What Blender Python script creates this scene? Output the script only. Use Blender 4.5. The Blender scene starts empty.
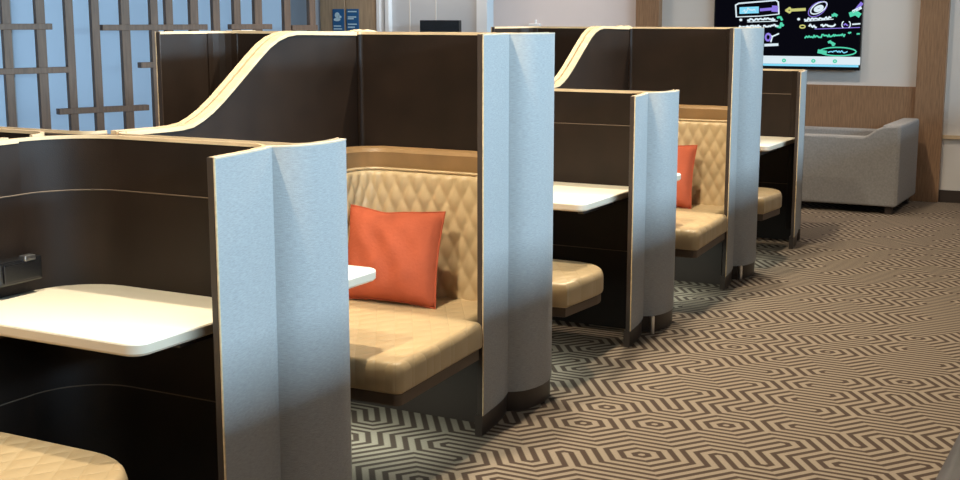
import bpy, math, random
random.seed(7)
S=bpy.context.scene; COL=S.collection; PI=math.pi
H=1.5; F=1280.0; PITCH=math.atan(225/F); AZ=math.radians(28.14)

# ------------------------------------------------------------------ materials
def mat(name,col,rough=.6,metal=0,spec=.5,noise=None,bump=0,bscale=200,coat=0):
    m=bpy.data.materials.new(name); m.use_nodes=True; nt=m.node_tree; b=nt.nodes['Principled BSDF']
    b.inputs['Base Color'].default_value=(*col,1); b.inputs['Roughness'].default_value=rough
    b.inputs['Metallic'].default_value=metal; b.inputs['Specular IOR Level'].default_value=spec
    b.inputs['Coat Weight'].default_value=coat
    tc=nt.nodes.new('ShaderNodeTexCoord')
    if noise:
        sc,amt,stretch=noise
        mp=nt.nodes.new('ShaderNodeMapping'); mp.inputs['Scale'].default_value=stretch
        n=nt.nodes.new('ShaderNodeTexNoise'); n.inputs['Scale'].default_value=sc; n.inputs['Detail'].default_value=4
        r=nt.nodes.new('ShaderNodeValToRGB')
        r.color_ramp.elements[0].position=.3; r.color_ramp.elements[1].position=.7
        r.color_ramp.elements[0].color=(*[c*(1-amt) for c in col],1); r.color_ramp.elements[1].color=(*[min(1,c*(1+amt)) for c in col],1)
        nt.links.new(tc.outputs['Object'],mp.inputs[0]); nt.links.new(mp.outputs[0],n.inputs['Vector'])
        nt.links.new(n.outputs['Fac'],r.inputs[0]); nt.links.new(r.outputs[0],b.inputs['Base Color'])
    if bump:
        n2=nt.nodes.new('ShaderNodeTexNoise'); n2.inputs['Scale'].default_value=bscale
        bp=nt.nodes.new('ShaderNodeBump'); bp.inputs['Strength'].default_value=bump; bp.inputs['Distance'].default_value=.004
        nt.links.new(tc.outputs['Object'],n2.inputs['Vector']); nt.links.new(n2.outputs['Fac'],bp.inputs['Height'])
        nt.links.new(bp.outputs[0],b.inputs['Normal'])
    return m
def emit(name,col,s):
    m=bpy.data.materials.new(name); m.use_nodes=True; nt=m.node_tree; nt.nodes.clear()
    e=nt.nodes.new('ShaderNodeEmission'); e.inputs[0].default_value=(*col,1); e.inputs[1].default_value=s
    o=nt.nodes.new('ShaderNodeOutputMaterial'); nt.links.new(e.outputs[0],o.inputs[0]); return m
M={}
M['dark']=mat('dark_brown_leather',(.015,.0085,.0055),.5,spec=.28,noise=(6,.25,(1,1,1)),bump=.15,bscale=300)
M['fabric']=mat('woven_grey_fabric',(.37,.36,.345),.9,spec=.2,noise=(60,.14,(1,1,9)),bump=.3,bscale=400)
M['trim']=mat('champagne_wood_trim',(.64,.48,.30),.25,spec=.5,noise=(10,.12,(1,1,6)))
M['trimdark']=mat('walnut_edge',(.16,.10,.065),.45,noise=(12,.2,(4,4,1)))
M['kick']=mat('dark_kick_board',(.045,.032,.026),.4)
M['cream']=mat('cream_leather',(.53,.395,.225),.38,spec=.5,noise=(5,.08,(1,1,1)))
M['ledge']=mat('tan_ledge',(.33,.20,.09),.4,noise=(8,.12,(1,1,1)))
M['base']=mat('seat_base_brown',(.11,.075,.05),.6)
M['desk']=mat('pale_desk_laminate',(.86,.80,.66),.35)
M['deskedge']=mat('pale_desk_edge',(.62,.50,.37),.45)
M['orange']=mat('orange_cushion_fabric',(.43,.095,.045),.85,spec=.2,noise=(9,.12,(1,1,1)),bump=.4,bscale=90)
M['black']=mat('black_plastic',(.01,.01,.011),.25)
M['metal']=mat('brushed_metal',(.75,.76,.78),.3,metal=1)
M['wood']=mat('brown_wood_veneer',(.30,.17,.09),.5,noise=(14,.22,(7,7,.6)))
M['woodl']=mat('light_oak_door',(.42,.30,.19),.5,noise=(10,.16,(6,6,.5)))
M['lat']=mat('lattice_wood',(.25,.135,.075),.5,noise=(10,.2,(5,5,.5)))
M['wall']=mat('warm_white_wall',(.72,.68,.63),.85,noise=(2,.02,(1,1,1)))
M['wallg']=mat('cool_grey_wall',(.52,.53,.55),.8,noise=(2,.03,(1,1,1)))
M['wallw']=mat('taupe_wall',(.80,.72,.70),.8,noise=(2,.03,(1,1,1)))
M['white']=mat('white_paint',(.85,.85,.85),.6)
M['ceil']=mat('ceiling_paint',(.30,.27,.24),.9)
M['chairf']=mat('armchair_grey_fabric',(.28,.265,.255),.9,noise=(70,.12,(1,1,1)),bump=.3,bscale=350)
M['blue']=mat('blue_sign_board',(.02,.12,.30),.4)
M['signwhite']=mat('white_sign_print',(.55,.75,.85),.5)
M['bench']=mat('charcoal_bench_leather',(.05,.045,.045),.5,noise=(6,.2,(1,1,1)))
M['screen']=emit('screen_black',(.003,.003,.006),1.0)
M['s_white']=emit('screen_white',(.80,.93,1),1.05)
M['s_blue']=emit('screen_blue',(.25,.75,1),1.1)
M['s_lilac']=emit('screen_lilac',(.35,.25,.95),.9)
M['s_green']=emit('screen_green',(.12,.85,.55),.9)
M['s_yellow']=emit('screen_yellow',(.75,.75,.25),.9)
M['led']=emit('led_strip',(.86,1,.9),2)
M['lamp']=emit('lamp_glow',(1,.85,.62),6)

# cream leather with stitched diamonds (flat parts of the seat)
def quilt_mat():
    m=M['cream'].copy(); m.name='cream_quilted_leather'; nt=m.node_tree; b=nt.nodes['Principled BSDF']
    tc=nt.nodes.new('ShaderNodeTexCoord'); sx=nt.nodes.new('ShaderNodeSeparateXYZ'); nt.links.new(tc.outputs['Object'],sx.inputs[0])
    def mth(op,a,b_=None,v=None):
        n=nt.nodes.new('ShaderNodeMath'); n.operation=op
        nt.links.new(a,n.inputs[0])
        if b_ is not None: nt.links.new(b_,n.inputs[1])
        if v is not None: n.inputs[1].default_value=v
        return n.outputs[0]
    u=mth('MULTIPLY',sx.outputs[0],v=PI/.075); w=mth('MULTIPLY',sx.outputs[1],v=PI/.12)
    a=mth('ABSOLUTE',mth('SINE',mth('ADD',u,w))); c=mth('ABSOLUTE',mth('SINE',mth('SUBTRACT',u,w)))
    p=mth('POWER',mth('MULTIPLY',a,c),v=.5)
    bp=nt.nodes.new('ShaderNodeBump'); bp.inputs['Strength'].default_value=.5; bp.inputs['Distance'].default_value=.006
    nt.links.new(p,bp.inputs['Height']); nt.links.new(bp.outputs[0],b.inputs['Normal'])
    return m
M['quilt']=quilt_mat()

# ------------------------------------------------------------------ mesh helpers
class MB:
    def __init__(s): s.v=[]; s.f=[]; s.uv=None
    def add(s,vs,fs):
        o=len(s.v); s.v+= [tuple(p) for p in vs]; s.f+=[tuple(i+o for i in f) for f in fs]; return s
    def box(s,x0,x1,y0,y1,z0,z1):
        return s.add([(x0,y0,z0),(x1,y0,z0),(x1,y1,z0),(x0,y1,z0),(x0,y0,z1),(x1,y0,z1),(x1,y1,z1),(x0,y1,z1)],
            [(3,2,1,0),(4,5,6,7),(0,1,5,4),(1,2,6,5),(2,3,7,6),(3,0,4,7)])
    def obox(s,c,d,l,w,z0,z1):      # box of length l along unit dir d, width w
        n=(-d[1],d[0]); q=[]
        for z in (z0,z1):
            for a,b in ((-1,-1),(1,-1),(1,1),(-1,1)):
                q.append((c[0]+a*l/2*d[0]+b*w/2*n[0],c[1]+a*l/2*d[1]+b*w/2*n[1],z))
        return s.add(q,[(3,2,1,0),(4,5,6,7),(0,1,5,4),(1,2,6,5),(2,3,7,6),(3,0,4,7)])
    def strip(s,path,t0,t1,z0,z1):  # wall following a plan path, between two lateral offsets (left of travel = +)
        N=len(path); vs=[]
        nr=normals(path)
        g=lambda z,i:(z[i] if isinstance(z,(list,tuple)) else z)
        for i,(x,y) in enumerate(path):
            n=nr[i]
            a=(x+n[0]*t0,y+n[1]*t0); b=(x+n[0]*t1,y+n[1]*t1)
            vs+=[(a[0],a[1],g(z0,i)),(b[0],b[1],g(z0,i)),(b[0],b[1],g(z1,i)),(a[0],a[1],g(z1,i))]
        fs=[(0,1,2,3)]
        for i in range(N-1):
            o=4*i
            for k in range(4):
                fs.append((o+k,o+4+k,o+4+(k+1)%4,o+(k+1)%4))
        o=4*(N-1); fs.append((o+3,o+2,o+1,o))
        return s.add(vs,fs)
    def slab(s,outline,prof):       # closed outline, profile list of (inset, z) bottom to top
        N=len(outline); rings=[inset(outline,i) for i,z in prof]; vs=[]
        for r,(i,z) in zip(rings,prof): vs+=[(p[0],p[1],z) for p in r]
        fs=[tuple(reversed(range(N)))]
        for k in range(len(prof)-1):
            for i in range(N):
                j=(i+1)%N; fs.append((k*N+i,k*N+j,(k+1)*N+j,(k+1)*N+i))
        fs.append(tuple(range((len(prof)-1)*N,len(prof)*N)))
        return s.add(vs,fs)
    def tube(s,pts,r,n=8):
        vs=[];N=len(pts)
        for i,p in enumerate(pts):
            a=pts[max(0,i-1)]; b=pts[min(N-1,i+1)]
            t=norm([b[k]-a[k] for k in range(3)])
            up=(0,0,1) if abs(t[2])<.9 else (1,0,0)
            u=norm(cross(t,up)); w=cross(u,t)
            for k in range(n):
                an=2*PI*k/n; vs.append(tuple(p[q]+r*(math.cos(an)*u[q]+math.sin(an)*w[q]) for q in range(3)))
        fs=[tuple(range(n))]
        for i in range(N-1):
            for k in range(n):
                fs.append((i*n+k,(i+1)*n+k,(i+1)*n+(k+1)%n,i*n+(k+1)%n))
        fs.append(tuple(reversed(range((N-1)*n,N*n))))
        return s.add(vs,fs)
    def mirror(s,cx): s.v=[(2*cx-x,y,z) for x,y,z in s.v]; s.f=[tuple(reversed(f)) for f in s.f]; return s
    def build(s,name,m,parent=None,smooth=False,bevel=0,auto=None):
        loc=(0,0,0)
        if parent: loc=parent['_o'] if '_o' in parent else (0,0,0)
        me=bpy.data.meshes.new(name); me.from_pydata([(x-loc[0],y-loc[1],z-loc[2]) for x,y,z in s.v],[],s.f)
        import bmesh
        bm=bmesh.new(); bm.from_mesh(me); bmesh.ops.recalc_face_normals(bm,faces=bm.faces); bm.to_mesh(me); bm.free()
        me.materials.append(m)
        o=bpy.data.objects.new(name,me); COL.objects.link(o)
        if parent: o.parent=parent; 
        if parent: o['_o']=tuple(loc)
        if smooth:
            for p in me.polygons: p.use_smooth=True
            try: me.set_sharp_from_angle(angle=math.radians(smooth if smooth is not True else 40))
            except Exception: pass
        if bevel:
            b=o.modifiers.new('b','BEVEL'); b.width=bevel; b.segments=2; b.limit_method='ANGLE'
        return o
def norm(v):
    l=math.sqrt(sum(c*c for c in v)) or 1; return [c/l for c in v]
def cross(a,b): return [a[1]*b[2]-a[2]*b[1],a[2]*b[0]-a[0]*b[2],a[0]*b[1]-a[1]*b[0]]
def normals(path):
    out=[];N=len(path)
    for i in range(N):
        a=path[max(0,i-1)]; p=path[i]; b=path[min(N-1,i+1)]
        def un(p,q):
            dx,dy=q[0]-p[0],q[1]-p[1]; l=math.hypot(dx,dy) or 1; return (-dy/l,dx/l)
        n1=un(a,p) if i>0 else un(p,b); n2=un(p,b) if i<N-1 else n1
        m=(n1[0]+n2[0],n1[1]+n2[1]); l=math.hypot(*m) or 1; m=(m[0]/l,m[1]/l)
        k=max(.5,m[0]*n1[0]+m[1]*n1[1]); out.append((m[0]/k,m[1]/k))
    return out
def inset(o,d):
    if d==0: return list(o)
    N=len(o); out=[]
    for i in range(N):
        a,p,b=o[i-1],o[i],o[(i+1)%N]
        def un(p,q):
            dx,dy=q[0]-p[0],q[1]-p[1]; l=math.hypot(dx,dy) or 1; return (-dy/l,dx/l)
        n1,n2=un(a,p),un(p,b); m=(n1[0]+n2[0],n1[1]+n2[1]); l=math.hypot(*m) or 1; m=(m[0]/l,m[1]/l)
        k=max(.5,m[0]*n1[0]+m[1]*n1[1]); out.append((p[0]+m[0]*d/k,p[1]+m[1]*d/k))
    return out
def arc(cx,cy,r,a0,a1,n=8):
    return [(cx+r*math.cos(math.radians(a0+(a1-a0)*i/n)),cy+r*math.sin(math.radians(a0+(a1-a0)*i/n))) for i in range(n+1)]
def rrect(x0,x1,y0,y1,rs,n=8):      # ccw outline; radii for corners x0y0,x1y0,x1y1,x0y1
    o=[]
    for (cx,cy,a),r in zip(((x0,y0,180),(x1,y0,270),(x1,y1,0),(x0,y1,90)),rs):
        sx=1 if cx==x0 else -1; sy=1 if cy==y0 else -1
        if r<=0: o.append((cx,cy))
        else: o+=arc(cx+sx*r,cy+sy*r,r,a,a+90,n)
    return o
def thing(name,label,cat,loc=(0,0,0),group=None):
    o=bpy.data.objects.new(name,None); COL.objects.link(o); o.location=loc; o.empty_display_size=.1
    o['label']=label; o['category']=cat; o['_o']=tuple(loc)
    if group: o['group']=group
    return o
def tag(o,label,cat,group=None):
    o['label']=label; o['category']=cat
    if group: o['group']=group
    return o
def struct(o): o['kind']='structure'; return o

# ------------------------------------------------------------------ the setting
XL=-8.9; XR=3.0; Y0=-2.6; Y1=11.0; HC=2.75
YD=9.2          # face of the projecting wall with the oak doors
# carpet: a random lozenge tiling; the stripes of every tile run along its short diagonal
def carpet():
    a=.160; hy=a*.866*.82
    nx=int((XR-XL)/a)+3; ny=int((Y1-Y0+.4)/hy)+3
    # vertices (i,j): x=XL+(i+ (j%2)/2)*a ; work in axial q,r
    def P(q,r): return (XL-.3+(q+r*.5)*a, Y0-.2+r*hy)
    part={}
    def up(q,r): return ('u',q,r)   # (q,r),(q+1,r),(q,r+1)
    def dn(q,r): return ('d',q,r)   # (q+1,r),(q+1,r+1),(q,r+1)
    R=ny; rngq=lambda r:range(-(r//2)-2, nx-(r//2)+1)
    for r in range(R):
        for q in rngq(r):
            part[up(q,r)]=dn(q,r); part[dn(q,r)]=up(q,r)
    # cube start: around every third vertex use the other matching so that flips are possible
    def hexa(q,r): # six triangles around the vertex in order
        return [up(q,r),dn(q-1,r),up(q-1,r),dn(q-1,r-1),up(q,r-1),dn(q,r-1)]
    def flip(q,r):
        h=hexa(q,r)
        if any(t not in part for t in h): return False
        if all(part[h[i]]==h[(i+1)%6] for i in (0,2,4)): k=1
        elif all(part[h[i]]==h[(i+1)%6] for i in (1,3,5)): k=0
        else: return False
        for i in range(k,k+6,2): a_,b_=h[i%6],h[(i+1)%6]; part[a_]=b_; part[b_]=a_
        return True
    # seed a tiling with all three directions (vertex colouring mod 3)
    part.clear()
    tr=set()
    for r in range(R):
        for q in rngq(r): tr.add(up(q,r)); tr.add(dn(q,r))
    for r in range(R+1):
        for q in range(-(r//2)-4,nx+3):
            if (q-r)%3==0:
                h=hexa(q,r)
                for i in (0,2,4):
                    if h[i] in tr and h[(i+1)%6] in tr: part[h[i]]=h[(i+1)%6]; part[h[(i+1)%6]]=h[i]
    vs=[(q,r) for r in range(R+1) for q in rngq(min(r,R-1))]
    for _ in range(len(vs)*22):
        q,r=random.choice(vs); flip(q,r)
    V=[];Fc=[];UV=[]
    for t in tr:
        k,q,r=t
        c=[(q,r),(q+1,r),(q,r+1)] if k=='u' else [(q+1,r),(q+1,r+1),(q,r+1)]
        p=part.get(t)
        if p is None: apex=0
        else:
            k2,q2,r2=p
            c2=[(q2,r2),(q2+1,r2),(q2,r2+1)] if k2=='u' else [(q2+1,r2),(q2+1,r2+1),(q2,r2+1)]
            apex=[i for i in range(3) if c[i] not in c2]; apex=apex[0] if apex else 0
        o=len(V)
        for i in range(3):
            x,y=P(*c[i]); V.append((x,y,0)); UV.append((0.0 if i==apex else 1.0,0))
        Fc.append((o,o+1,o+2))
    me=bpy.data.meshes.new('floor'); me.from_pydata(V,[],Fc)
    uv=me.uv_layers.new(name='UVMap')
    for i,l in enumerate(me.loops): uv.data[i].uv=UV[l.vertex_index]
    m=bpy.data.materials.new('maze_carpet'); m.use_nodes=True; nt=m.node_tree; b=nt.nodes['Principled BSDF']
    b.inputs['Roughness'].default_value=.95; b.inputs['Specular IOR Level'].default_value=.15
    u=nt.nodes.new('ShaderNodeUVMap'); sx=nt.nodes.new('ShaderNodeSeparateXYZ'); nt.links.new(u.outputs[0],sx.inputs[0])
    m1=nt.nodes.new('ShaderNodeMath'); m1.operation='MULTIPLY'; m1.inputs[1].default_value=2*PI*3; nt.links.new(sx.outputs[0],m1.inputs[0])
    m2=nt.nodes.new('ShaderNodeMath'); m2.operation='COSINE'; nt.links.new(m1.outputs[0],m2.inputs[0])
    r=nt.nodes.new('ShaderNodeMapRange'); r.inputs[1].default_value=-.35; r.inputs[2].default_value=.25; nt.links.new(m2.outputs[0],r.inputs[0])
    tc=nt.nodes.new('ShaderNodeTexCoord'); n=nt.nodes.new('ShaderNodeTexNoise'); n.inputs['Scale'].default_value=160; n.inputs['Detail'].default_value=3
    nt.links.new(tc.outputs['Object'],n.inputs['Vector'])
    mx=nt.nodes.new('ShaderNodeMix'); mx.data_type='RGBA'
    mx.inputs[6].default_value=(.060,.040,.030,1); mx.inputs[7].default_value=(.25,.203,.155,1)
    nt.links.new(r.outputs[0],mx.inputs[0])
    mm=nt.nodes.new('ShaderNodeMapRange'); mm.inputs[3].default_value=.78; mm.inputs[4].default_value=1.2; nt.links.new(n.outputs['Fac'],mm.inputs[0])
    vm=nt.nodes.new('ShaderNodeVectorMath'); vm.operation='SCALE'; nt.links.new(mx.outputs[2],vm.inputs[0]); nt.links.new(mm.outputs[0],vm.inputs['Scale'])
    nt.links.new(vm.outputs[0],b.inputs['Base Color'])
    bp=nt.nodes.new('ShaderNodeBump'); bp.inputs['Strength'].default_value=.4; bp.inputs['Distance'].default_value=.004
    nt.links.new(n.outputs['Fac'],bp.inputs['Height']); nt.links.new(bp.outputs[0],b.inputs['Normal'])
    me.materials.append(m)
    o=bpy.data.objects.new('floor',me); COL.objects.link(o); struct(o)
carpet()
struct(MB().box(XL-.2,XR+.2,Y0-.2,Y1+.5,HC,HC+.1).build('ceiling',M['ceil']))
# back wall, upper part; wainscot below; columns
struct(MB().box(XL,XR+.2,Y1,Y1+.15,0,HC).build('wall_back',M['wall']))
struct(MB().box(-4.06,-1.84,Y1-.03,Y1,0,.935).build('trim_1',M['wood'])) # wainscot under the screen
struct(MB().box(-1.84,-1.615,Y1-.06,Y1,0,HC).build('trim_2',M['wood'],bevel=.004)) # column right
struct(MB().box(-4.28,-4.06,Y1-.09,Y1,0,HC).build('trim_3',M['wood'],bevel=.004))  # column left of screen
struct(MB().box(-1.615,XR,Y1-.02,Y1,0,.10).build('baseboard_back',M['kick']))
struct(MB().box(-1.615,XR,Y1-.018,Y1,.52,.55).build('trim_4',M['trim']))
struct(MB().box(XL,-4.28,Y1-.012,Y1,0,HC).build('wall_back_grey',M['wallw']))
# projecting wall with doors and its white corner
pw=struct(MB().box(-5.9,-4.91,YD,YD+.15,0,HC).build('wall_left_return',M['wallg']))
struct(MB().box(-4.96,-4.86,YD-.03,YD+.08,0,HC).build('trim_5',M['white'],bevel=.005))
for i,x in enumerate((-5.35,-5.60)):
    struct(MB().box(x-.004,x+.004,YD-.004,YD,0,HC).build('trim_%d'%(6+i),M['wall']))
struct(MB().box(-5.90,-5.865,YD-.05,YD+.02,0,HC).build('trim_8',M['white'],bevel=.004))
struct(MB().box(-5.815,-5.775,YD-.05,YD+.02,0,HC).build('trim_9',M['white'],bevel=.004))
struct(MB().box(-5.865,-5.815,YD-.02,YD+.02,0,HC).build('trim_10',M['wallg']))
for i,(a,b) in enumerate(((-6.48,-6.222),(-6.212,-5.90))):
    d=MB().box(a,b,YD-.035,YD+.03,0.01,HC-.1).build('door_%d'%(i+1),M['woodl'],bevel=.004); struct(d)
    hx=b-.05 if i==0 else a+.05
    MB().box(hx-.012,hx+.012,YD-.075,YD-.05,.75,1.15).box(hx-.008,hx+.008,YD-.055,YD-.034,.78,.80).box(hx-.008,hx+.008,YD-.055,YD-.034,1.10,1.12).build('door_handle',M['metal'],d)
struct(MB().box(-6.48,-5.90,YD-.03,YD+.03,HC-.1,HC).build('trim_11',M['woodl']))
# frosted window wall behind the slanted lattice
P0=(-7.48,6.64); DD=(math.sin(math.radians(21.3)),math.cos(math.radians(21.3)))
def L(t,off=0): return (P0[0]+DD[0]*t-DD[1]*off, P0[1]+DD[1]*t+DD[0]*off)
def pane_mat():
    m=bpy.data.materials.new('frosted_glass'); m.use_nodes=True; nt=m.node_tree; nt.nodes.clear()
    t=nt.nodes.new('ShaderNodeBsdfTranslucent'); t.inputs[0].default_value=(.80,.88,.95,1)
    d=nt.nodes.new('ShaderNodeBsdfPrincipled'); d.inputs['Base Color'].default_value=(.6,.66,.7,1); d.inputs['Roughness'].default_value=.35
    x=nt.nodes.new('ShaderNodeMixShader'); x.inputs[0].default_value=.15
    o=nt.nodes.new('ShaderNodeOutputMaterial')
    nt.links.new(t.outputs[0],x.inputs[1]); nt.links.new(d.outputs[0],x.inputs[2]); nt.links.new(x.outputs[0],o.inputs[0]); return m
M['frost']=pane_mat()
tA,tB=-5.2,2.8
c=L((tA+tB)/2,.30)
w=struct(MB().obox(c,DD,tB-tA,.012,.35,2.6).build('window_1',M['frost']))
struct(MB().obox(c,DD,tB-tA,.10,0,.35).build('wall_left_sill',M['wallg']))
struct(MB().obox(c,DD,tB-tA,.10,2.6,HC).build('wall_left_header',M['wallg']))
for k in range(4):
    cc=L(tA+(tB-tA)*(k/3),.30); struct(MB().obox(cc,DD,.05,.09,.35,2.6).build('trim_%d'%(12+k),M['wallg']))
e=L(tB,.30)
struct(MB().box(e[0]-.1,-6.48,YD-.02,YD+.15,0,HC).build('wall_left_end',M['wallg']))
# lattice screen
la=thing('lattice_screen','tall brown wooden lattice screen with staggered rungs before the blue frosted window','lattice screen',(P0[0],P0[1],0))
posts=[-3.6,-3.33,-3.05,-2.78,-2.5,-2.25,-1.95,-1.7,-1.45,-1.2,-.93,-.68,-.44,-.205,.016,.267,.487,.691,.933,1.174,1.302,1.52,1.717,1.909,2.106,2.386,2.635]
for k,t in enumerate(posts):
    MB().obox(L(t),DD,.062 if k%3 else .07,.05,0,HC).build('post',M['lat'],la,bevel=.003)
rungs=[(-.3,.35,1.43),(.74,1.63,1.42),(-.5,.46,1.11),(1.04,1.18,1.13),(.367,1.093,.80),(1.845,2.23,1.42),(2.425,2.68,1.41),
 (-.9,-.2,.80),(-2.2,-1.2,1.42),(-1.45,-.68,1.1),(.0,.7,.5),(1.3,2.1,.5),(.1,1.0,1.8),(1.5,2.6,1.9),(.7,1.7,2.2),(2.1,2.64,.9)]
for a,b,z in rungs:
    MB().obox(L((a+b)/2),DD,b-a,.066,z-.022,z+.022).build('rung',M['lat'],la,bevel=.003)
# right-hand window wall (outside the frame) and remaining walls
WZ0,WZ1=2.20,2.56; wins=[(-1.6,1.2),(1.5,4.3),(4.6,7.2),(7.6,9.6)]  # unseen strip, height shaped so daylight fades out low on the fabric screens
struct(MB().box(XR,XR+.12,Y0,Y1,0,WZ0).build('wall_right_sill',M['wood']))
struct(MB().box(XR,XR+.12,Y0,Y1,WZ1,HC).build('wall_right_header',M['wallg']))
def clear_glass():
    m=bpy.data.materials.new('clear_glass'); m.use_nodes=True; nt=m.node_tree; nt.nodes.clear()
    t=nt.nodes.new('ShaderNodeBsdfTransparent'); g=nt.nodes.new('ShaderNodeBsdfGlossy'); g.inputs['Roughness'].default_value=.02
    x=nt.nodes.new('ShaderNodeMixShader'); x.inputs[0].default_value=.06; o=nt.nodes.new('ShaderNodeOutputMaterial')
    nt.links.new(t.outputs[0],x.inputs[1]); nt.links.new(g.outputs[0],x.inputs[2]); nt.links.new(x.outputs[0],o.inputs[0]); return m
M['glass']=clear_glass()
prev=Y0
for i,(a,b) in enumerate(wins):
    struct(MB().box(XR,XR+.12,prev,a,WZ0,WZ1).build('wall_right_pier',M['wallg'])); prev=b
    struct(MB().box(XR+.05,XR+.058,a,b,WZ0,WZ1).build('window_%d'%(i+2),M['glass']))
struct(MB().box(XR,XR+.12,prev,Y1,WZ0,WZ1).build('wall_right_pier',M['wallg']))
struct(MB().box(XL,XR,Y0-.12,Y0,0,HC).build('wall_front',M['wood']))
c0=L(tA,.30)
struct(MB().box(XL-.5,c0[0]+.05,c0[1]-.12,c0[1],0,HC).build('wall_left_corner',M['wallg']))
struct(MB().box(XL-.12,XL,Y0,c0[1],0,HC).build('wall_left',M['wallg']))

# ------------------------------------------------------------------ the booths
ZT,ZL=1.439,1.150
XC=-2.835                       # centre line of the double row
def shell_path(y0,full=True):
    p=[(-2.096,-.018),(-2.100,.01),(-2.106,.06),(-2.114,.12),(-2.124,.18),(-2.136,.235),(-2.147,.270),(-2.155,.290)]
    if full: p+=[(-2.140,.300),(-2.124,.314),(-2.108,.334),(-2.095,.362),(-2.086,.40),(-2.081,.44),(-2.082,.485),(-2.089,.53),(-2.101,.57)]
    else: p+=[(-2.15,.34)]
    return [(x,y0+y) for x,y in p]
def partition(name,y0,z,xn,xf,rn,rf,label,group,tall,full=True,mirror=False,foot=False):
    yw0,yw1=y0+.31,y0+.37
    T=thing(name,label,'partition',((2*XC+2.5 if mirror else -2.5),y0+.34,0),group)
    def fin(mb,nm,m,**k):
        if mirror: mb.mirror(XC)
        return mb.build(nm,m,k.pop('parent',T),**k)
    sp=shell_path(y0,full)
    fin_part=[p for p in sp if p[1]<=y0+.19]
    # near lining: spine corner, wall face, fillet, inner face of the fin
    inner=[(x-.018,y) for x,y in fin_part]+[(-2.156,y0+.215)]
    xi=inner[-1][0]
    near=arc(xn+rn,yw0-rn,rn,180,90,8)+arc(xi-.09,yw0-.09,.09,90,0,7)+list(reversed(inner))
    bul=[p for p in sp if p[1]>=y0+.45] if full else [(-2.15,y0+.40)]
    inb=[(x-.03,y) for x,y in bul]
    far=arc(xf+rf,yw1+rf,rf,180,270,6)+arc(inb[0][0]-.04,yw1+.04,.04,270,360,4)+inb
    if not full: far=arc(xf+rf,yw1+rf,rf,180,270,6)+[(-2.17,yw1)]
    xs=min(xn,xf)
    fin(MB().box(xs+.0,-2.155,yw0+.004,yw1-.004,0.0,z-.012),'wall_panel',M['dark'])
    kz=.078
    ln=fin(MB().strip(near,0,.014,kz,z-.006),'lining',M['dark'],smooth=40)
    lf=fin(MB().strip(far,-.014,0,kz,z-.006),'lining',M['dark'],smooth=40)
    fill=[(xi-.004,yw0-.09)]+[(xi-.09+.086*math.cos(a),yw0-.09+.086*math.sin(a)) for a in (.3,.6,.9,1.2,1.5)]+[(xi-.09,yw0+.004),(-2.166,yw0+.004),(-2.168,yw0-.03)]
    fill=list(reversed([(2*0+x,y) for x,y in fill]))
    fin(MB().slab(list(reversed(fill)) if False else fill[::-1],[(0,kz),(0,z-.005)]),'corner_fill',M['dark'])
    # wood caps
    fin(MB().strip(near,-.002,.009,z-.006,z+.004),'top_trim',M['trim'],smooth=40)
    fin(MB().strip(far,-.005,.001,z-.006,z+.004),'top_trim',M['trim'],smooth=40)
    fin(MB().box(xs,-2.17,yw0+.016,yw1-.016,z-.012,z-.006),'cap',M['dark'])
    # outer fabric shell, thin border and kick board
    fin(MB().strip(sp,0,.016,kz,z-.002),'fabric_screen',M['fabric'],smooth=28)
    fin(MB().strip(sp,-.001,.017,z-.002,z+.002),'screen_border',M['deskedge'],smooth=50)
    fx,fy=sp[0]
    fin(MB().box(fx-.024,fx-.004,fy-.005,fy,kz,z+.003),'front_edge',M['kick'],bevel=.002)
    fin(MB().box(fx-.0038,fx+.001,fy-.005,fy,kz,z+.004),'edge_bead',M['trim'],bevel=.001)
    kp=[(x-.006,y) for x,y in sp]
    fin(MB().strip(kp,0,.028,0,kz),'kick_board',M['kick'],smooth=50)
    if not tall:
        for zz in (.99,.385):
            a=[(x,y-.0005,zz) for x,y in near]
            fin(MB().tube(a,.0022,5),'seam_piping',M['base'],smooth=True,parent=ln)
            a=[(x,y+.0005,zz) for x,y in far]
            fin(MB().tube(a,.0022,5),'seam_piping',M['base'],smooth=True,parent=lf)
    if foot:
        x,y=sp[-8]
        fin(MB().tube([(x+.018,y-.03,0),(x+.018,y-.03,.085)],.012,12),'metal_foot',M['metal'],smooth=40)
    return T
yT=[1.088,3.948,6.813]; yL=[2.518,5.383,8.270]
nmT=['nearest tall booth partition beside the lower left cream seat, outside the view',
 'tall dark partition with blue-grey fabric end, behind the nearest orange cushion',
 'tall dark partition with fabric end, behind the farther orange cushion']
nmL=['nearest low dark partition at left, blue-grey curved end in the foreground',
 'low dark partition in the middle of the row, between the two tall ones',
 'farthest low partition, last of the row before the grey armchair']
for i,y in enumerate(yT): partition('tall_partition',y,ZT,-2.82,-2.93,.015,.10,nmT[i],'booth partitions',True,foot=(i==2))
for i,y in enumerate(yL): partition('low_partition',y,ZL,-2.93,-2.82,.20,.06,nmL[i],'booth partitions',False,full=(i<2),foot=(i==1))
XM=lambda x:2*XC-x
mT=['tall dark partition on the far side of the spine, in front of the lattice','tall dark partition on the far side of the spine, behind the second curved crest']
for i,y in enumerate(yT[1:]): partition('tall_partition',y,ZT,XM(-2.90),XM(-2.99),.03,.10,mT[i],'booth partitions across the spine',True,mirror=True)
partition('low_partition',yL[0],ZL,XM(-2.99),XM(-2.90),.10,.06,'low dark partition across the spine at the left edge, beneath the lattice','booth partitions across the spine',False,mirror=True)

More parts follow.
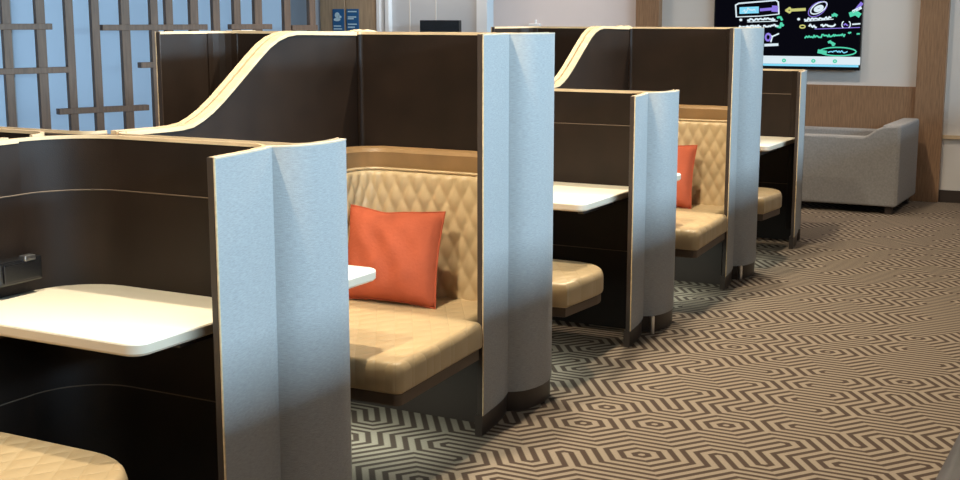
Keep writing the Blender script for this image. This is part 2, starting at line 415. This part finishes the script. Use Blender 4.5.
# spine walls with curved crests
prof=[(-1.10,1.147),(-1.05,1.1475),(-1.0,1.153),(-.95,1.170),(-.90,1.193),(-.84,1.228),(-.77,1.275),(-.70,1.323),(-.64,1.364),(-.58,1.402),(-.53,1.425),(-.475,1.440),(-.42,1.446)]
def spine(ya,yb,x0,x1,rising,label):
    # x0 = aisle face, x1 = far face; ya<yb
    T=thing('spine_wall',label,'low wall',((x0+x1)/2,(ya+yb)/2,0),'spine walls of the booth row')
    if rising: yc=yb+.03; pr=[(ya,ZL)]+[(yc+d,z) for d,z in prof if yc+d>ya+.01]+[(yb,ZT)]
    else:      yc=ya-.36; pr=[(ya,ZT)]+[(yc-d,z) for d,z in reversed(prof) if ya+.005<yc-d<yb-.01]+[(yb,ZL)]
    # finer samples
    path=[(x0,y) for y,z in pr]; zs=[z for y,z in pr]
    MB().strip(path,0,.014,0,[z-.008 for z in zs]).build('lining',M['dark'],T,smooth=60)
    p2=[(x1,y) for y,z in pr]
    MB().strip(p2,-.014,0,0,[z-.008 for z in zs]).build('lining',M['dark'],T,smooth=60)
    MB().strip(path,.014,abs(x1-x0)-.014,0,[z-.014 for z in zs]).build('core',M['trimdark'],T,smooth=60)
    wd=abs(x1-x0)
    if not rising:
        for zz in (.99,.385): MB().tube([(x0+.0005,ya,zz),(x0+.0005,yb,zz)],.0022,5).build('seam_piping',M['base'],T,smooth=True)
    MB().strip(path,-.002 if not rising else -.004,.010 if not rising else wd*.46,[z-.010 for z in zs],[z+.004 for z in zs]).build('top_trim',M['trim'],T,smooth=60)
    MB().strip(path,wd*.66,wd+.004,[z-.010 for z in zs],[z+.004 for z in zs]).build('top_trim',M['trim'],T,smooth=60)
wn=.37; rT=.03
spine(yT[0]+.37+.10, yL[0]+.31-.20, -2.93,-2.99, False,'low spine wall behind the white desk at the left edge')
spine(yL[0]+.37+.06, yT[1]+.31-.03, -2.82,-2.877, True,'spine wall with the nearest pale S-curved crest rising left of the orange cushion')
spine(yT[1]+.37+.10, yL[1]+.31-.20, -2.93,-2.99, False,'spine wall between the nearer tall partition and the middle low one')
spine(yL[1]+.37+.06, yT[2]+.31-.03, -2.82,-2.877, True,'spine wall with the smaller pale S-curved crest right of the tall fabric end')
spine(yT[2]+.37+.10, yL[2]+.31-.20, -2.93,-2.99, False,'spine wall behind the farthest desk at the end of the row')
# junction blocks where the spine jogs
for i,y in enumerate(yL+yT[1:]):
    z=ZL if i<3 else ZT
    lo=i<3
    a,b=(y+.11,y+.43) if lo else (y+.28,y+.47)
    if lo: a=y+.306+.004
    o=MB().box(-2.99,-2.83 if lo else -2.86,a+.004 if lo else a+.01,b-.006,0,z-.006).build('spine_post',M['base'] if lo else M['dark'],bevel=.004)
    tag(o,['grey capped spine block at the nearest low partition, where two pale trims cross','grey capped spine block at the middle low partition','grey capped spine block at the farthest low partition','dark spine block at the inner end of the nearer tall partition','dark spine block at the inner end of the farther tall partition'][i],'post','spine blocks')

# ---- quilted back rests
def quilt_path_mesh(path,z0,z1,thick,du=.0075,dz=.010,w=.066,h=.125,amp=.013):
    # resample
    pts=[path[0]]; 
    for a,b in zip(path,path[1:]):
        l=math.dist(a,b); n=max(1,int(l/du))
        for k in range(1,n+1): pts.append((a[0]+(b[0]-a[0])*k/n,a[1]+(b[1]-a[1])*k/n))
    nr=normals(pts); s=[0]
    for a,b in zip(pts,pts[1:]): s.append(s[-1]+math.dist(a,b))
    nz=int((z1-z0)/dz); V=[];Fc=[]
    for i,p in enumerate(pts):
        n=nr[i]
        for j in range(nz+1):
            z=z0+(z1-z0)*j/nz
            a=s[i]/w+z/h; b=s[i]/w-z/h
            q=(abs(math.sin(PI*a))*abs(math.sin(PI*b)))**.45
            e=min((z-z0),(z1-z))/.02; e=min(1,max(0,e)); rnd=thick*(1-.35*(1-math.sqrt(max(0,1-(1-e)**2))))
            d=rnd+amp*q*min(1,e*1.5)
            V.append((p[0]-n[0]*d,p[1]-n[1]*d,z))
    N=nz+1
    for i in range(len(pts)-1):
        for j in range(nz): Fc.append((i*N+j,(i+1)*N+j,(i+1)*N+j+1,i*N+j+1))
    # back face, ends
    o=len(V)
    for i,p in enumerate(pts): V+= [(p[0],p[1],z0),(p[0],p[1],z1)]
    for i in range(len(pts)-1):
        Fc.append((o+2*i,o+2*i+1,o+2*i+3,o+2*i+2))
        Fc.append((i*N+nz,(i+1)*N+nz,o+2*i+3,o+2*i+1)); Fc.append((i*N,o+2*i,o+2*i+2,(i+1)*N))
    for i in (0,len(pts)-1): Fc.append(tuple(i*N+j for j in range(N))+(o+2*i+1,o+2*i))
    return MB().add(V,Fc)
SZ=.428
def bench(yw,dirn,xs,depth,label,cushion_r,backq=True):
    """seat hung from the tall partition face yw; dirn -1 towards the camera, +1 away"""
    T=thing('booth_bench',label,'seat',(-2.5,yw+dirn*.4,0),'cream booth seats')
    yb=yw; yf=yw+dirn*depth
    def fl(mb):
        if dirn>0:
            mb.v=[(x,2*yw-y,z) for x,y,z in mb.v]; mb.f=[tuple(reversed(f)) for f in mb.f]
        return mb
    # built facing -y, flipped when needed
    y1=yw-.002; y0=yw-depth; x0=xs+.004; x1=-2.052 if dirn<0 else -2.078; xs2=-2.098
    o=rrect(x0,x1-.03 if False else x1,y0,y1-.31,(.02,cushion_r,0.0,0.0))
    # narrower where it passes between the screens
    o=rrect(x0,x1,y0,y1,(0,cushion_r,0,0))
    o=[(min(x,x1 if y<yw-.325 else -2.165),y) for x,y in o]
    # insert the notch
    q=[]
    for i,p in enumerate(o):
        q.append(p)
        n=o[(i+1)%len(o)]
        if p[0]>=x1-1e-6 and n[0]<x1-.01 and n[1]>p[1]: q+=[(xs2,yw-.335),(-2.165,yw-.325)]
    prof=[(.010,SZ-.100),(.002,SZ-.094),(0,SZ-.084),(0,SZ-.030),(.003,SZ-.017),(.008,SZ-.006),(.015,SZ),(.022,SZ+.002)]
    fl(MB().slab(q,prof)).build('seat_cushion',M['quilt'],T,smooth=45)
    fl(MB().slab(q,[(.022,SZ-.142),(.010,SZ-.138),(.010,SZ-.101)])).build('seat_base',M['base'],T)
    fl(MB().box(x0,-2.165,yw-.20,yw-.001,0,SZ-.142)).build('plinth',M['kick'],T)
    # slim lamp strip under the seat
    zl=SZ-.142; ym=yw+dirn*(depth-.36)
    MB().box(-2.78,-2.22,ym-.012,ym+.012,zl-.010,zl-.001).build('light_strip',M['led'],T)
    l=bpy.data.lights.new('strip_lamp','AREA'); l.shape='RECTANGLE'; l.size=.56; l.size_y=.02; l.energy=3.2; l.color=(.86,1,.90)
    lo=bpy.data.objects.new('strip_lamp',l); COL.objects.link(lo); lo.parent=T; lo.location=(0,ym-(yw+dirn*.4),zl-.013)
    if backq:
        r=.13; g=.004; xe=-2.19
        pth=[(xs+g,y0+.03),(xs+g,y1-g-r)]+arc(xs+g+r,y1-g-r,r,180,90,10)[1:]+[(xe,y1-g)]
        ob=quilt_path_mesh([(a,b) for a,b in pth],SZ-.03,.913,.038)
        qb=fl(ob).build('quilted_backrest',M['cream'],T,smooth=60)
        # piping on top, sloping tan ledge above
        nn=normals(pth)
        tp=[(p[0]-n[0]*.034,p[1]-n[1]*.034,.915) for p,n in zip(pth,nn)]
        fl(MB().tube(tp,.006,6)).build('piping',M['cream'],qb,smooth=True)
        V=[];Fc=[]
        for p,n in zip(pth,nn):
            V+=[(p[0],p[1],.915),(p[0]-n[0]*.012,p[1]-n[1]*.012,.915),(p[0]-n[0]*.030,p[1]-n[1]*.030,.980),(p[0]-n[0]*.024,p[1]-n[1]*.024,.993),(p[0],p[1],1.000)]
        N=len(pth)
        for i in range(N-1):
            for k in range(5): Fc.append((5*i+k,5*i+5+k,5*i+5+(k+1)%5,5*i+(k+1)%5))
        Fc+= [(0,1,2,3,4),tuple(5*(N-1)+k for k in (4,3,2,1,0))]
        fl(MB().add(V,Fc)).build('backrest_ledge',M['ledge'],T,smooth=40)
    return T
bench(yT[1]+.31,-1,-2.82,.97,'cream quilted seat with the nearest orange cushion, facing the camera',.032)
bench(yT[2]+.31,-1,-2.82,.97,'cream quilted seat holding the farther orange cushion, facing the camera',.032)
bench(yT[0]+.37,+1,-2.93,.80,'cream seat rounded at its front, cut by the lower left corner of the photo',.22)
bench(yT[1]+.37,+1,-2.93,.83,'cream seat end with rounded corner, right of the nearer tall fabric screen',.20)
bench(yT[2]+.37,+1,-2.93,.83,'small cream seat end with rounded corner, right of the farther tall fabric screen',.20)

# ---- desks
def desk(yw,dirn,xs,depth,label,rb):
    T=thing('booth_desk',label,'desk',(-2.5,yw+dirn*depth/2,.66),'white booth desks')
    x0=xs+.003; x1=-2.195
    y0=yw-depth; y1=yw-.002
    o=rrect(x0,x1,y0,y1,(.03,.05,.0,rb))
    def fl(mb):
        if dirn>0:
            mb.v=[(x,2*yw-y,z) for x,y,z in mb.v]; mb.f=[tuple(reversed(f)) for f in mb.f]
        return mb
    fl(MB().slab(o,[(.008,.667),(.001,.674),(0,.696)])).build('desk_edge',M['deskedge'],T,smooth=40)
    fl(MB().slab(o,[(.001,.6962),(.002,.700),(.006,.702)])).build('desk_top',M['desk'],T,smooth=40)
    for a,b,c in ((x0+.06,x0+.09,.12),(x1-.16,x1-.13,.3)): fl(MB().box(a,b,y0+c,y1,.61,.667)).build('bracket',M['kick'],T)
desk(yL[0]+.31,-1,-2.93,.53,'large white desk top in the left foreground under the black socket',.19)
desk(yL[1]+.31,-1,-2.93,.66,'white desk top in the middle, right of the nearer tall fabric screen',.19)
desk(yL[2]+.31,-1,-2.93,.66,'small farthest white desk top, near the end of the row',.19)
desk(yL[0]+.37,+1,-2.82,.53,'tip of a white desk jutting in front of the nearest orange cushion',.05)
desk(yL[1]+.37,+1,-2.82,.57,'tip of a white desk jutting in front of the farther orange cushion',.05)

# ---- socket box
T=thing('power_socket','black power socket box on the dark wall above the foreground desk','socket',(-2.93,2.54,.77))
MB().box(-2.93,-2.885,2.49,2.65,.740,.812).build('housing',M['black'],T,bevel=.006)
hs=[o for o in T.children][0]
MB().box(-2.885,-2.880,2.505,2.635,.75,.802).build('face_plate',M['black'],hs,bevel=.002)
MB().box(-2.905,-2.878,2.58,2.62,.803,.819).build('switch',M['metal'],hs,bevel=.003)
MB().tube([(-2.905,2.48,.75),(-2.905,2.475,.71),(-2.92,2.47,.697)],.004,8).build('cable',M['black'],T,smooth=True)

# ---- cushions
def pillow(loc,size,th,label,rz,tilt):
    n=26; V=[];Fc=[]
    for side in (1,-1):
        for i in range(n+1):
            for j in range(n+1):
                u=-1+2*i/n; v=-1+2*j/n
                pin=1-.075*(1-v*v)*0- .0
                x=u*(1-.07*(1-v*v)**1.0*0 -.06*(1-abs(v)**2)); z=v*(1-.07*(1-abs(u)**2))-(.05*math.exp(-((u+.25)/.3)**2) if v>0 else 0)*v
                t=((1-abs(u)**2.4)*(1-abs(v)**2.4))**.45*th
                wr=.010*math.sin(9*u+3*v*v)*math.sin(5*v+u)*(1-u*u)*(1-v*v)
                V.append((x*size,side*(t+wr) ,z*size*.88))
    N=(n+1)**2
    for s in (0,1):
        for i in range(n):
            for j in range(n):
                a=s*N+i*(n+1)+j; q=(a,a+n+1,a+n+2,a+1); Fc.append(q if s else tuple(reversed(q)))
    rim=[i*(n+1) for i in range(n+1)]+[n*(n+1)+j for j in range(1,n+1)]+[i*(n+1)+n for i in range(n-1,-1,-1)]+[j for j in range(n-1,0,-1)]
    R=len(rim)
    for k in range(R): a,b=rim[k],rim[(k+1)%R]; Fc.append((a,b,b+N,a+N))
    T=thing('cushion',label,'cushion',loc,'orange cushions'); T.rotation_euler=(tilt,0,rz)
    T['_o']=(0,0,0)
    o=MB().add(V,Fc).build('cushion_cover',M['orange'],T,smooth=70)
    import bmesh
    bm=bmesh.new(); bm.from_mesh(o.data); bmesh.ops.remove_doubles(bm,verts=bm.verts,dist=.0005); bm.to_mesh(o.data); bm.free()
    # stitched edge
    e=[(V[i][0]*1.003,0,V[i][2]*1.003) for i in rim]; e.append(e[0])
    MB().tube(e,.0035,6).build('edge_seam',M['orange'],o,smooth=True)
pillow((-2.55,4.045,SZ+.180),.205,.075,'large orange-red square cushion leaning on the nearer quilted seat back',math.radians(2),math.radians(-13))
pillow((-2.545,6.91,SZ+.180),.205,.075,'small-looking orange-red cushion on the farther seat, half hidden by a fabric screen',math.radians(2),math.radians(-13))

# ------------------------------------------------------------------ armchair at the back
T=thing('armchair','boxy light grey fabric armchair against the wood panelling','armchair',(-2.25,10.35,0))
ax0,ax1,ay0,ay1=-2.72,-1.79,10.06,10.86
def sidearm(y0,y1):
    pr=[(ax0,.06),(ax1,.06),(ax1,.685),(ax1-.10,.68),(ax1-.17,.655),(ax1-.235,.605),(ax1-.27,.592),(ax0,.592)]
    V=[(x,y0,z) for x,z in pr]+[(x,y1,z) for x,z in pr]; n=len(pr)
    return MB().add(V,[tuple(range(n)),tuple(reversed(range(n,2*n)))]+[(i,(i+1)%n,n+(i+1)%n,n+i) for i in range(n)])
sidearm(ay0,ay0+.11).build('armrest',M['chairf'],T,bevel=.015)
sidearm(ay1-.11,ay1).build('armrest',M['chairf'],T,bevel=.015)
MB().box(ax1-.13,ax1+.012,ay0+.005,ay1-.005,.065,.69).build('backrest',M['chairf'],T,bevel=.02)
MB().box(ax0+.01,ax1-.13,ay0+.11,ay1-.11,.08,.28).build('frame',M['chairf'],T)
MB().box(ax0,ax1-.135,ay0+.115,ay1-.115,.28,.43).build('seat_cushion',M['chairf'],T,bevel=.03)
for x in (ax0+.06,ax1-.06):
    for y in (ay0+.06,ay1-.06): MB().box(x-.025,x+.025,y-.025,y+.025,0,.065).build('leg',M['kick'],T)

# ------------------------------------------------------------------ wall screen with its picture
T=thing('wall_screen','large black wall-mounted screen showing white, teal and lilac writing','screen',(-2.93,Y1,1.4))
sx0,sx1,sz0,sz1=-3.56,-2.295,1.06,1.79; yS=Y1-.06
MB().box(sx0,sx1,yS,Y1-.02,sz0,sz1).build('frame',M['black'],T,bevel=.004)
MB().box(sx0+.3,sx1-.3,Y1-.02,Y1,sz0+.2,sz1-.2).build('wall_bracket',M['black'],T)
MB().box(sx0+.012,sx1-.012,yS-.003,yS,sz0+.02,sz1-.012).build('display',M['screen'],T)
yg=yS-.006
def stroke(pts,r,m,nm='writing'):
    b=MB()
    for a,c in zip(pts,pts[1:]):
        d=(c[0]-a[0],c[1]-a[1]); l=math.hypot(*d) or 1; n=(-d[1]/l*r,d[0]/l*r); e=(d[0]/l*r*.5,d[1]/l*r*.5)
        q=[(a[0]-e[0]+n[0],a[1]-e[1]+n[1]),(a[0]-e[0]-n[0],a[1]-e[1]-n[1]),(c[0]+e[0]-n[0],c[1]+e[1]-n[1]),(c[0]+e[0]+n[0],c[1]+e[1]+n[1])]
        b.add([(x,yg,z) for x,z in q]+[(x,yg+.003,z) for x,z in q],[(0,1,2,3),(7,6,5,4),(0,4,5,1),(1,5,6,2),(2,6,7,3),(3,7,4,0)])
    return b.build(nm,m,T)
def ell(cx,cz,rx,rz,rot=0,n=22,a0=0,a1=360):
    o=[]
    for k in range(n+1):
        a=math.radians(a0+(a1-a0)*k/n); x,z=rx*math.cos(a),rz*math.sin(a); c,s=math.cos(rot),math.sin(rot)
        o.append((cx+c*x-s*z,cz+s*x+c*z))
    return o
def scribble(x0,x1,z,h,m,r=.004,slope=0,seed=1):
    rd=random.Random(seed); pts=[]; x=x0
    while x<x1:
        pts.append((x,z+slope*(x-x0)+rd.uniform(-h,h))); x+=rd.uniform(.006,.014)
    stroke(pts,r,m)
# upper left boxed heading
stroke([(-3.36,1.50),(-3.37,1.60),(-3.345,1.615),(-3.02,1.64),(-3.0,1.625),(-2.99,1.525)],.006,M['s_white'],'heading_box')
stroke([(-3.36,1.50),(-3.15,1.508),(-2.99,1.525)],.004,M['s_white'],'heading_box')
stroke([(-3.32,1.555),(-3.18,1.56)],.028,M['s_blue'],'heading_picture')
scribble(-3.31,-3.19,1.555,.02,M['s_white'],.005,seed=3)
stroke([(-3.15,1.56),(-3.02,1.57)],.012,M['s_lilac'],'heading_picture')
stroke([(-3.04,1.57),(-3.01,1.568)],.026,M['s_lilac'],'heading_picture')
stroke(ell(-3.32,1.475,.008,.006),.005,M['s_white'],'bullet')
scribble(-3.26,-3.02,1.475,.010,M['s_white'],.007,.03,seed=4)
stroke([(-3.26,1.457),(-3.0,1.466)],.003,M['s_white'],'underline')
scribble(-3.0,-2.955,1.49,.016,M['s_green'],.009,seed=5)
scribble(-3.33,-3.13,1.415,.010,M['s_white'],.008,.03,seed=6)
scribble(-3.12,-2.99,1.425,.008,M['s_white'],.007,.03,seed=7)
scribble(-3.0,-2.94,1.43,.018,M['s_green'],.010,seed=8)
# small goblet-like emblem
stroke([(-3.08,1.36),(-3.04,1.335),(-2.985,1.36)],.006,M['s_white'],'emblem'); stroke([(-3.04,1.335),(-3.05,1.29)],.006,M['s_white'],'emblem')
stroke(ell(-3.075,1.33,.022,.028),.008,M['s_lilac'],'emblem')
stroke([(-3.10,1.262),(-2.99,1.268)],.011,M['s_white'],'emblem')
# middle shapes
stroke([(-2.93,1.555),(-2.90,1.575),(-2.885,1.555),(-2.90,1.538),(-2.93,1.555)],.009,M['s_yellow'],'yellow_arrow'); stroke([(-2.885,1.557),(-2.77,1.563)],.012,M['s_yellow'],'yellow_arrow')
stroke(ell(-2.655,1.575,.075,.038,.55),.005,M['s_white'],'oval'); stroke(ell(-2.665,1.565,.085,.05,.6),.003,M['s_lilac'],'oval')
stroke(ell(-2.655,1.57,.03,.014,.4),.012,M['s_white'],'oval')
stroke([(-2.39,1.52),(-2.35,1.535),(-2.32,1.515)],.020,M['s_green'],'bird_shape'); stroke([(-2.37,1.545),(-2.31,1.575)],.012,M['s_white'],'bird_shape'); stroke([(-2.34,1.565),(-2.305,1.61)],.014,M['s_lilac'],'bird_shape')
stroke(ell(-2.82,1.482,.007,.006),.005,M['s_white'],'bullet')
scribble(-2.77,-2.54,1.48,.010,M['s_white'],.007,.06,seed=9)
stroke([(-2.77,1.463),(-2.53,1.482)],.003,M['s_white'],'underline')
scribble(-2.54,-2.50,1.51,.018,M['s_green'],.011,seed=10)
stroke(ell(-2.785,1.42,.022,.012),.005,M['s_yellow'],'bullet')
scribble(-2.73,-2.66,1.425,.014,M['s_white'],.007,seed=11); scribble(-2.63,-2.51,1.432,.010,M['s_white'],.007,seed=12)
stroke(ell(-2.445,1.438,.012,.024,a0=90,a1=270,n=8),.004,M['s_white']); stroke(ell(-2.40,1.438,.012,.024,a0=-90,a1=90,n=8),.004,M['s_white'])
scribble(-2.44,-2.405,1.44,.012,M['s_lilac'],.005,seed=13)
stroke([(-2.37,1.44),(-2.31,1.445)],.006,M['s_white'])
stroke([(-2.68,1.40),(-2.31,1.415)],.003,M['s_lilac'],'underline')
scribble(-2.76,-2.42,1.335,.012,M['s_green'],.006,.05,seed=14); scribble(-2.40,-2.375,1.36,.014,M['s_green'],.006,seed=15); scribble(-2.33,-2.305,1.365,.014,M['s_green'],.006,seed=16)
scribble(-2.56,-2.51,1.29,.012,M['s_green'],.010,-.3,seed=17)
stroke(ell(-2.48,1.215,.15,.035),.005,M['s_green'],'ring'); stroke([(-2.64,1.215),(-2.58,1.205)],.016,M['s_green'],'ring')
scribble(-2.56,-2.40,1.215,.010,M['s_blue'],.004,seed=18)
# bottom bar
stroke([(-3.54,1.140),(-2.31,1.140)],.033,M['s_white'],'bottom_bar'); stroke([(-3.54,1.097),(-2.31,1.097)],.009,M['s_blue'],'bottom_bar')
yg-=.002
for x in (-3.3,-2.93,-2.68,-2.5): stroke(ell(x,1.135,.012,.010),.006,M['s_green'],'bar_icon')

# blue sign across the two door leaves
T=thing('door_sign','small blue notice with white symbol and lines across the oak double doors','sign',(-6.22,YD-.035,1.475))
for a,b in ((-6.345,-6.230),(-6.203,-6.082)):
    p=MB().box(a,b,YD-.041,YD-.0352,1.383,1.567).build('sign_board',M['blue'],T)
for z,w in ((1.545,.09),(1.50,.085),(1.485,.06),(1.44,.09),(1.415,.07)):
    MB().box(-6.19,-6.19+w,YD-.043,YD-.041,z-.005,z+.005).build('sign_line',M['signwhite'],T)
for z,w in ((1.40,.085),(1.424,.075)): MB().box(-6.335,-6.335+w,YD-.043,YD-.041,z-.005,z+.005).build('sign_line',M['signwhite'],T)
b=MB()
for cx,cz,rx,rz in ((-6.298,1.515,.024,.024),(-6.272,1.50,.018,.012),(-6.30,1.478,.034,.014)):
    e=ell(cx,cz,rx,rz,n=16)[:-1]; n=len(e)
    b.add([(x,YD-.0435,z) for x,z in e]+[(x,YD-.041,z) for x,z in e],[tuple(range(n)),tuple(reversed(range(n,2*n)))]+[(i,(i+1)%n,n+(i+1)%n,n+i) for i in range(n)])
b.build('sign_symbol',M['signwhite'],T)

# black display standing before the projecting wall
T=thing('display_monitor','black rectangular monitor on a stand, its top showing over the tall partition','monitor',(-5.19,9.0,0))
MB().box(-5.37,-5.01,8.97,9.02,1.19,1.475).build('monitor_housing',M['black'],T,bevel=.006)
MB().tube([(-5.19,9.0,.02),(-5.19,9.0,1.25)],.025,12).build('stand_pole',M['black'],T,smooth=40)
MB().slab(ell(-5.19,9.0,.17,.12,n=24)[:-1],[(0,0),(0,.015),(.02,.024)]).build('stand_base',M['black'],T)
# small white wall device
T=thing('wall_device','tiny white wall box on the grey back wall above the tall fabric screen','wall box',(-5.31,Y1-.012,1.42))
MB().box(-5.37,-5.25,Y1-.05,Y1-.012,1.37,1.44).build('housing',M['white'],T,bevel=.01)
MB().tube([(-5.30,Y1-.03,1.435),(-5.30,Y1-.03,1.475)],.012,8).build('antenna',M['white'],T)

# ------------------------------------------------------------------ banquette along the right side (corner in view)
T=thing('banquette','dark upholstered bench whose rounded corner shows at the bottom right','bench',(-.1,6,0))
o=rrect(-.44,.2,2.9,10.2,(.16,.02,.02,.05))
MB().slab(o,[(.03,.10),(.0,.13),(0,.36),(.015,.40),(.05,.42)]).build('seat',M['bench'],T,smooth=45)
MB().slab(rrect(-.36,.2,3.0,10.15,(.05,.02,.02,.05)),[(0,0),(0,.10)]).build('plinth',M['kick'],T)
MB().slab(rrect(.2,.36,-.6,10.2,(.05,.05,.05,.05)),[(0,0),(0,1.33),(.02,1.365),(.04,1.375)]).build('backrest',M['bench'],T,smooth=45)  # unseen tall back, added to shade the lower part of the fabric screens

# ------------------------------------------------------------------ ceiling lights
def downlight(x,y,power,ang,col,nm,tgt=None,blend=.5,rad=.05):
    T=thing('downlight',nm,'ceiling light',(x,y,HC),'recessed ceiling downlights')
    ring=ell(x,y,.075,.075,n=24)[:-1]; V=[];n=len(ring)
    V=[(a,b,HC-.008) for a,b in ring]+[(x+(a-x)*.72,y+(b-y)*.72,HC-.010) for a,b in ring]+[(x+(a-x)*.66,y+(b-y)*.66,HC-.001) for a,b in ring]+[(a,b,HC-.001) for a,b in ring]
    Fc=[]
    for k in range(4):
        for i in range(n): Fc.append((k*n+i,k*n+(i+1)%n,((k+1)%4)*n+(i+1)%n,((k+1)%4)*n+i))
    MB().add(V,Fc).build('ring',M['white'],T)
    l=bpy.data.lights.new('downlight_lamp','SPOT'); l.energy=power; l.spot_size=math.radians(ang); l.spot_blend=blend; l.color=col; l.shadow_soft_size=rad
    lo=bpy.data.objects.new('lamp',l); COL.objects.link(lo); lo.parent=T; lo.location=(0,0,-.03)
WARM=(1,.80,.52)
for i,y in enumerate((1.84,3.27,4.70,6.13,7.56)):
    downlight(-2.30,y,220,125,(1,.86,.64),'recessed round downlight in the ceiling above the booth row, outside the view',blend=.35,rad=.035)
for i,y in enumerate((.9,3.0,5.1,7.2,9.3)):
    downlight(-1.0,y,18,130,(1,.70,.45),'recessed round downlight in the ceiling above the aisle, outside the view',blend=1,rad=.12)
for i,(x,y) in enumerate(((-4.6,3.0),(-4.6,6.0),(-5.3,8.6),(-3.2,10.0),(-2.2,10.0),(-5.0,10.1),(-.6,10.1))):  # fill lamps added to brighten the lattice and the back walls
    downlight(x,y,120 if x<-4 else 80,140,(1,.86,.72),'added fill downlight brightening the back of the lounge, outside the view',blend=1,rad=.1)

# daylight: sky light entering by the openings
def area(name,loc,rot,sx,sy,e,col,spread=180):
    l=bpy.data.lights.new(name,'AREA'); l.shape='RECTANGLE'; l.size=sx; l.size_y=sy; l.energy=e; l.color=col; l.spread=math.radians(spread)
    o=bpy.data.objects.new(name,l); COL.objects.link(o); o.location=loc; o.rotation_euler=rot
for a,b in wins:
    area('window_daylight',(XR+.11,(a+b)/2,(WZ0+WZ1)/2),(0,math.radians(90),0),WZ1-WZ0,b-a,185 if b<9 else 80,(.50,.76,.98),110)
W=bpy.data.worlds.new('world'); S.world=W; W.use_nodes=True; bg=W.node_tree.nodes['Background']
bg.inputs[0].default_value=(.52,.69,.87,1); bg.inputs[1].default_value=1.75

# ------------------------------------------------------------------ camera
cam=bpy.data.cameras.new('camera'); co=bpy.data.objects.new('camera',cam); COL.objects.link(co)
cam.sensor_fit='HORIZONTAL'; cam.sensor_width=36; cam.lens=36*F/960; cam.clip_start=.05
co.location=(0,0,H); co.rotation_euler=(PI/2-PITCH+.0015,0,AZ+.0018)
S.camera=co
for o in bpy.data.objects:
    if '_o' in o: del o['_o']
S.view_settings.view_transform='Standard'; S.view_settings.look='None'; S.view_settings.gamma=1; S.view_settings.exposure=-.22
S.view_settings.use_curve_mapping=False
S.cycles.max_bounces=6; S.cycles.use_denoising=True; S.cycles.sample_clamp_indirect=4
